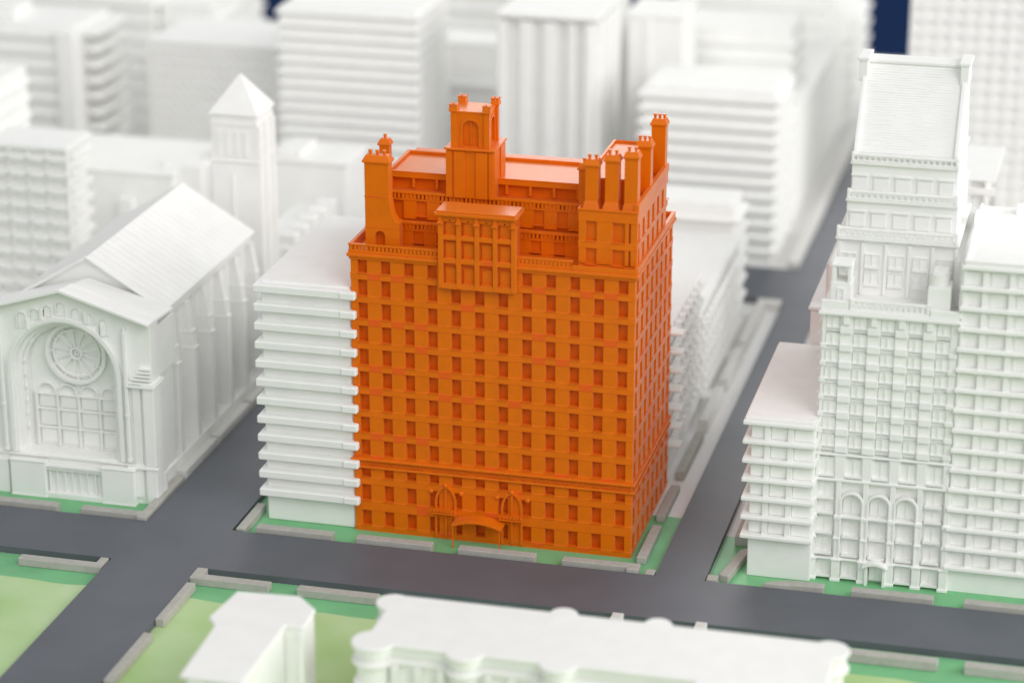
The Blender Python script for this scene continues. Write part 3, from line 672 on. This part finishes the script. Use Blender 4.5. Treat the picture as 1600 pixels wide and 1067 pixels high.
# lower storeys of the stepped tower
twm2 = wmesh("window", .64, .72, WHITE, .14, .08, .04, 1, .06)
lwm = wmesh("window", .66, .62, WHITE, .22, .08, .04, 1, .06)
for z in (4.86,):
    for x in bx: place("window", twm2, TW, (x, .02, z-.20))
part("string_course", MB().box(19.45, 24.98, -.08, .239, 4.40, 4.52), WHITE, TW, .02)
part("string_course", MB().box(19.45, 24.98, -.05, .0745, 5.50, 5.60), WHITE, TW, .02)
for i, x in enumerate(pe):
    a, b = (x-.20, x+.20) if 0 < i < 5 else ((19.56, 19.70) if i == 0 else (24.66, 24.90))
    part("mid_pier", B(a, b, -.02, .0745, 4.521, 5.499), WHITE, TW, .02)
for x in (bx[0], bx[4]):
    for z in (1.20, 2.12, 3.0, 3.66): place("window", lwm, TW, (x, .02, z))
for i in (1, 2, 3):
    x = bx[i]
    a = part("tall_arch", MB().strip(archline(x-.49, x+.49, 1.02, 3.98, 16), archline(x-.40, x+.40, 1.02, 3.88, 16), 'y', -.10, .239), WHITE, TW, .015)
    for z in (1.16, 1.98): place("window", lwm, TW, (x, .06, z))
    part("arch_head", MB().prism(arch(x-.36, x+.36, 2.98, 3.84, 14), 'y', .18, .238).box(x-.02, x+.02, .12, .179, 3.0, 3.8), WHITE, TW, .01)
    part("arch_transom", B(x-.40, x+.40, -.06, .238, 2.80, 2.90), WHITE, TW, .015)
for i in range(6):
    x = pe[i]; part("lower_pier", MB().box(x-.11, x+.11, -.05, .239, .95, 4.40).box(x-.15, x+.15, -.13, .238, 2.76, 2.92).box(x-.15, x+.15, -.13, .238, 1.86, 1.96), WHITE, TW, .015)
    part("base_pier", MB().box(x-.17, x+.17, -.12, .239, .006, .92).box(x-.21, x+.21, -.17, .239, .921, 1.02).box(x-.21, x+.21, -.17, .238, .007, .14), WHITE, TW, .02)
part("base_cornice", B(19.45, 24.98, -.07, .237, .93, 1.01), WHITE, TW, .015)
for i in (0, 1, 3, 4): place("window", lwm, TW, (bx[i], .02, .20))
door = part("doorway", MB().box(bx[2]-.42, bx[2]-.30, -.28, .239, .006, .86).box(bx[2]+.30, bx[2]+.42, -.28, .239, .006, .86).box(bx[2]-.28, bx[2]+.28, .12, .238, .10, .84), WHITE, TW, .015)
part("door_hood", MB().strip([(bx[2]-.52+1.04*i/12, .90+.20*math.sin(math.pi*i/12)) for i in range(13)], [(bx[2]-.52+1.04*i/12, .80+.18*math.sin(math.pi*i/12)) for i in range(13)], 'y', -.42, .20), WHITE, door, .01)
part("door_leaf", MB().box(bx[2]-.26, bx[2]-.02, .08, .119, .14, .80).box(bx[2]+.02, bx[2]+.26, .08, .119, .14, .80), WHITE, door)
for k in range(14): part("side_ledge", B(19.42, 19.619, .3, 7.8, 4.5+k*.5, 4.62+k*.5), WHITE, TW)
# annex ridge left of the tower, behind the low block
AN = thing("rear_annex", "white curved annex wedged between the low slab block and the stepped tower", "building", (18.9, 12, 0))
part("wall", MB().box(18.0, 19.55, 8.5, 15.5, .006, 8.6), WHITE, AN, .08)
part("ledge", B(17.9, 19.56, 8.45, 15.6, 8.601, 8.76), WHITE, AN, .05)
part("upper_wall", B(18.5, 19.56, 9.2, 15.0, 8.761, 10.6), WHITE, AN, .15)
# hotel on the right
HT = thing("hotel_block", "white hotel block with sixteen window ledges at the right frame edge", "building", (29, 4, 0))
part("wall", B(24.852, 34.5, .14, 7.6, .006, 13.98), WHITE, HT)
hz = [1.12+k*.853 for k in range(16)]
for z in hz: part("floor_slab", B(24.90, 34.7, -.20, 7.8, z-.08, z+.08), WHITE, HT, .025)
hwm = wmesh("window_bay", .58, .55, WHITE, .10, 0, .04, 0)
for j in range(15):
    for k in range(9):
        x = 25.34+k*1.02
        part("pier", B(x+.40, x+.62, -.04, .139, hz[j]+.081, hz[j+1]-.081), WHITE, HT) if k < 4 else None
        if k < 4: place("window_bay", hwm, HT, (x, .035, hz[j]+.11))
    part("corner_pier", B(24.98, 25.099, -.02, .5, hz[j]+.081, hz[j+1]-.081), WHITE, HT)
part("roof", MB().box(25.0, 34.6, -.10, 7.7, 13.986, 14.10), WHITE, HT, .03)
part("roof_kerb", MB().box(24.98, 34.6, -.12, .04, 14.101, 14.20).box(24.98, 25.12, .041, 7.7, 14.101, 14.20), WHITE, HT, .02)
part("roof_box", B(24.95, 26.0, 4.6, 5.6, 14.101, 14.55), WHITE, HT, .03)
part("roof_box", MB().box(26.5, 26.9, 6.6, 7.1, 14.101, 14.5), WHITE, HT, .03)

# ------------------------------------------------------------------ foreground buildings
FL = thing("octagonal_building", "white flat-roofed building with chamfered end in the near foreground", "building", (1.8, -18, 0))
ol = [(-.16, -17.15), (.10, -14.85), (2.53, -14.68), (3.42, -15.6), (3.45, -17.12), (2.78, -17.12), (2.78, -21.75), (.45, -21.75), (.28, -17.75)]
part("roof", MB().prism(ol, 'z', 3.86, 4.0), WHITE, FL, .05)
part("wall", MB().box(.16, 3.40, -17.06, -15.75, .013, 3.859).prism([(.2, -15.749), (3.36, -15.749), (2.5, -14.74), (.18, -14.9)], 'z', .013, 3.858), WHITE, FL, .02)
part("wing_wall", B(.62, 2.72, -21.4, -17.061, .013, 3.857), WHITE, FL, .02)
part("corner_strip", MB().box(2.74, 2.86, -17.16, -17.061, .013, 3.7), WHITE, FL, .02)
part("corner_strip", MB().box(3.20, 3.44, -17.16, -17.061, .013, 3.7), WHITE, FL, .02)
part("front_pillar", B(.72, 1.30, -21.7, -21.401, .013, 3.856), WHITE, FL, .03)
part("front_pillar", B(2.1, 2.7, -21.7, -21.401, .013, 3.856), WHITE, FL, .03)
FR = thing("long_building", "long white building with round corner turrets in the near foreground", "building", (14, -15.7, 0))
def rpoly(g, z0, z1):
    m = MB().box(6.0-g, 22.2+g, -17.6-g, -13.8+g, z0, z1)
    for x, y, r in ((6.0, -14.3, .55), (6.2, -17.5, .70), (22.1, -14.2, .6), (22.1, -17.4, .6), (12.3, -13.75, .42), (15.8, -13.75, .42), (9.6, -17.6, .6), (13.0, -17.6, .6), (18.5, -17.6, .6)):
        m.cyl(x, y, z0+.004+.002*(x % 1), z1+.004+.002*(x % 1), r+g, 28)
    return m
part("roof", rpoly(.10, 3.86, 4.0), WHITE, FR, .03)
part("cornice", rpoly(.0, 3.56, 3.85), WHITE, FR)
part("cornice", rpoly(.09, 3.20, 3.34), WHITE, FR, .03)
part("wall", rpoly(-.10, .02, 3.55), WHITE, FR)
for k in range(18):
    x = 6.9+k*.86; part("front_pier", B(x, x+.28, -17.85, -17.50, .02, 3.19), WHITE, FR, .03)
for z in (2.4, 1.6, .8): part("floor_band", rpoly(.04, z-.07, z+.07), WHITE, FR, .02)

# ------------------------------------------------------------------ background city
def zrange(a, b, s):
    r = []
    while a < b: r.append(a); a += s
    return r
B3 = thing("balcony_tower", "white balcony tower with rounded projecting balconies at the left frame edge", "building", (-23, 21.5, 0))
part("wall", B(-25.6, -21.45, 20, 22.6, .006, 9.75), WHITE, B3)
part("roof", B(-25.7, -21.2, 19.7, 22.9, 9.751, 10.0), WHITE, B3, .05)
for j in range(11):
    z = .5+j*.84
    for k in range(4):
        x = -25.45+k*1.05
        part("balcony", MB().frus(x+.04, x+.98, 19.55, 19.999, z+.5, z+.30, .10, .0).box(x+.04, x+.98, 19.55, 19.999, z+.5, z+.62), WHITE, B3, .03)
    part("side_balcony", MB().box(-21.449, -21.0, 20.1, 22.4, z+.3, z+.58), WHITE, B3, .05)
for k in range(5): part("pier", B(-25.52+k*1.05, -25.40+k*1.05, 19.7, 19.998, .006, 9.74), WHITE, B3, .02)
B4 = thing("flat_roofed_hall", "low white flat-roofed hall behind the church's nave roof", "building", (-22, 31.5, 0))
part("wall", B(-27, -18.7, 27.5, 34, .006, 6.4), WHITE, B4, .05)
part("roof", B(-27.1, -18.6, 27.4, 34.1, 6.401, 6.55), WHITE, B4, .05)
part("roof_box", B(-19.6, -17.3, 28.3, 29.8, .006, 6.9), WHITE, B4, .1)
part("roof_vent", MB().box(-21.5, -20.7, 26.6, 27.399, 3.5, 5.3), WHITE, B4, .06)
slab_block("ledged_side_tower", "plain white tower at the left frame edge with ledges running up its bright side", -36, -27.9, 22.8, 30.0, 11.3, zrange(1, 11.3, .95), .30, .2, .22, bev=.10)
t = slab_block("corner_tower", "white tower with slanting side balconies in the top left corner", -42, -29.9, 40.5, 46.5, 10.7, zrange(.8, 10.6, .95), .30, .18, .05, bev=.04)
for j, z in enumerate(zrange(.8, 10.4, .95)): part("side_balcony", B(-29.899, -28.6, 41.6, 46.3, z-.16, z+.16), WHITE, t, .05)
part("corner_pier", B(-30.6, -29.5, 40.0, 41.4, .006, 10.69), WHITE, t, .05)
part("roof_plant", MB().box(-38, -34, 42, 44.5, 10.76, 11.5), WHITE, t, .05)
grid_block("grid_tower", "white office block with a fine window grid behind the church tower", -26.9, -18.7, 45, 51.5, 9.2, 14, 0, 13, .24, .22)
slab_block("banded_tower", "wide white tower banded by horizontal ledges left of the bell tower's top", -17.0, -8.9, 40.5, 47.0, 12.9, zrange(.7, 13, .70), .26, .22, .20, bev=.06)
B17 = thing("plain_block", "plain white block behind the slab building's flat roof", "building", (-12, 31, 0))
part("wall", B(-14.2, -9.6, 29.4, 33, .006, 7.1), WHITE, B17, .06); part("roof", B(-14.3, -9.5, 29.3, 33.1, 7.101, 7.3), WHITE, B17, .05)
part("roof_ridge", MB().box(-13.5, -12.2, 29.6, 32.4, 7.301, 7.7), WHITE, B17, .05)
B18 = thing("terrace_row", "low white row with stepped dormers between bell tower and slab building", "building", (-11, 25, 0))
part("wall", B(-12.2, -9.9, 21, 28.5, .006, 5.2), WHITE, B18, .05)
for k in range(5): part("dormer", MB().box(-10.6, -9.7, 21.2+k*1.5, 22.0+k*1.5, 4.2, 5.8), WHITE, B18, .06)
for k in range(5): part("side_window", B(-9.899, -9.82, 21.3+k*1.5, 21.9+k*1.5, 2.0, 3.6), WHITE, B18, .03)
RB = thing("ribbed_tower", "tall white tower with broad vertical ribs behind the orange belfry", "building", (-1, 43, 0))
part("wall", B(-4.0, 1.35, 40.3, 45.5, .006, 13.2), WHITE, RB)
for a, w in ((-4.02, .55), (-2.75, .75), (-1.38, .75), (.0, .42), (.95, .42)): part("rib", B(a, a+w, 39.75, 40.299, .006, 13.0), WHITE, RB, .06)
for k in range(4): part("side_rib", B(1.351, 1.75, 40.35+k*1.5, 41.2+k*1.5, .006, 13.0), WHITE, RB, .05)
part("roof", B(-4.05, 1.7, 39.7, 45.6, 13.201, 13.45), WHITE, RB, .05)
P1 = thing("smooth_tower", "smooth white tower shaft just right of the ribbed tower", "building", (-1.5, 55, 0))
part("wall", B(-3.8, -.2, 53, 58, .006, 12.6), WHITE, P1, .05); part("corner_strip", B(-1.9, -1.55, 52.9, 52.999, .006, 12.6), WHITE, P1, .03); part("roof", B(-3.9, -.1, 52.9, 58.1, 12.601, 12.8), WHITE, P1, .05)
P2 = thing("stepped_annex", "small stepped white annex between banded tower and ribbed tower", "building", (-8, 50, 0))
part("wall", B(-10.8, -6.5, 49, 50.8, .006, 6.6), WHITE, P2, .05); part("upper_wall", B(-10.6, -6.6, 51, 54, .006, 8.6), WHITE, P2, .05); part("ledge", B(-10.9, -6.4, 48.7, 50.9, 6.601, 6.85), WHITE, P2, .06)
part("ledge", B(-10.7, -6.5, 50.9, 54.1, 8.601, 8.85), WHITE, P2, .06)
slab_block("ledged_block", "broad white block with thick ledges right behind the orange chimneys", 4.4, 11.75, 39.2, 44.4, 9.9, zrange(.9, 9.9, .78), .30, .22, .30, bev=.06)
t = thing("side_street_row", "long pale row facing the street beyond the far crossing", "building", (9, 58, 0))
part("wall", B(5.0, 11.6, 45.2, 70, .006, 6.6), WHITE, t, .05)
for k in range(12): part("side_pier", B(11.601, 11.85, 45.4+k*2.05, 46.3+k*2.05, .006, 6.2), WHITE, t, .05)
part("roof", B(4.9, 11.9, 45.1, 70.1, 6.601, 6.8), WHITE, t, .05)
slab_block("far_banded_block", "blurred white banded block at the top centre right", 2.2, 10.6, 52.5, 57.5, 10.2, zrange(.9, 10.2, .95), .32, .22, .30, bev=.06)
slab_block("zigzag_corner_block", "white block with wavy ledge ends before the far crossing", 3.0, 11.1, 29.6, 32.6, 6.4, zrange(.9, 6.5, .95), .32, .25, .42, bev=.12)
ZB = slab_block("zigzag_balcony_block", "white block with zigzag side balconies and ledge ends right behind the orange tower", 3.0, 11.75, 8.7, 16.8, 6.9, zrange(1.7, 7.1, .88), .13, .25, .0, bev=.03)
for j, z in enumerate(zrange(1.7, 7.1, .88)):
    part("slab_nose", B(11.3, 12.45, 8.40, 9.1, z-.07, z+.07), WHITE, ZB, .03)
    for k in range(8):
        part("side_balcony", MB().frus(11.751, 12.02, 9.2+k*.95+(j % 2)*.3, 9.75+k*.95+(j % 2)*.3, z-.40, z-.05, .0, .08), WHITE, ZB, .03)
ZC = slab_block("zigzag_rear_block", "lower white block with zigzag side balconies behind the ledge-ended one", 3.0, 11.6, 17.2, 29.0, 5.0, zrange(.9, 5.1, .88), .13, .2, .0, bev=.03)
for j, z in enumerate(zrange(.9, 5.2, .88)):
    for k in range(12):
        part("side_balcony", MB().frus(11.601, 11.90, 17.4+k*.97+(j % 2)*.3, 17.95+k*.97+(j % 2)*.3, z-.40, z-.05, .0, .08), WHITE, ZC, .03)
slab_block("rear_infill_block", "low white block hidden between orange tower and bell tower", -4.1, 2.4, 11.5, 28, 6.0, zrange(1, 6, 1.0), .2, .15, .15)
WG = grid_block("window_grid_block", "white block with deep square windows behind the right hotel", 19.5, 24.4, 22, 27.5, 11.0, 5, 0, 11, .36, .34, .30)
grid_block("big_grid_tower", "huge white grid tower in the top right corner", 17.75, 34, 50, 58, 15.0, 20, 0, 18, .25, .25)
slab_block("right_infill_block", "plain white block between hotel roof and window grid block", 26, 40, 22, 30, 10.5, zrange(1, 10, 1.2), .2, .1, .1)
slab_block("far_street_block", "small white block at the street's far end", 6.5, 12.2, 72, 78, 7.0, zrange(1, 7, 1.1), .3, .2, .3)
slab_block("far_left_block", "long low white block at the top left edge", -46, -31, 56, 62, 9.0, zrange(1, 9, 1.1), .3, .2, .2)
slab_block("far_middle_block", "white block seen between banded tower and ribbed tower at the top", -14, -6.0, 60, 66, 11.0, zrange(1, 11, 1.1), .3, .2, .2)
P3 = thing("pale_shaft", "pale plain tower shaft between ribbed tower and ledged block", "building", (3.6, 48.5, 0))
part("wall", B(2.0, 5.2, 46.5, 50.6, .006, 12.0), WHITE, P3, .05); part("corner_strip", B(3.0, 3.4, 46.35, 46.499, .006, 12.0), WHITE, P3, .04); part("roof", B(1.9, 5.3, 46.4, 50.7, 12.001, 12.3), WHITE, P3, .05)
slab_block("far_right_block", "hazy white block at the top edge above the far banded block", 1.5, 10.8, 66, 72, 10.5, zrange(1, 10.5, 1.1), .3, .2, .3)
slab_block("top_left_block", "hazy white low block behind the window grid tower", -30.8, -27.4, 57, 62, 8.6, zrange(1, 8.6, 1.1), .3, .2, .3)
slab_block("behind_grid_block", "hazy white block rising behind the window grid tower's roof", -40, -29.3, 66, 72, 10.0, zrange(1, 10, 1.1), .3, .2, .3)
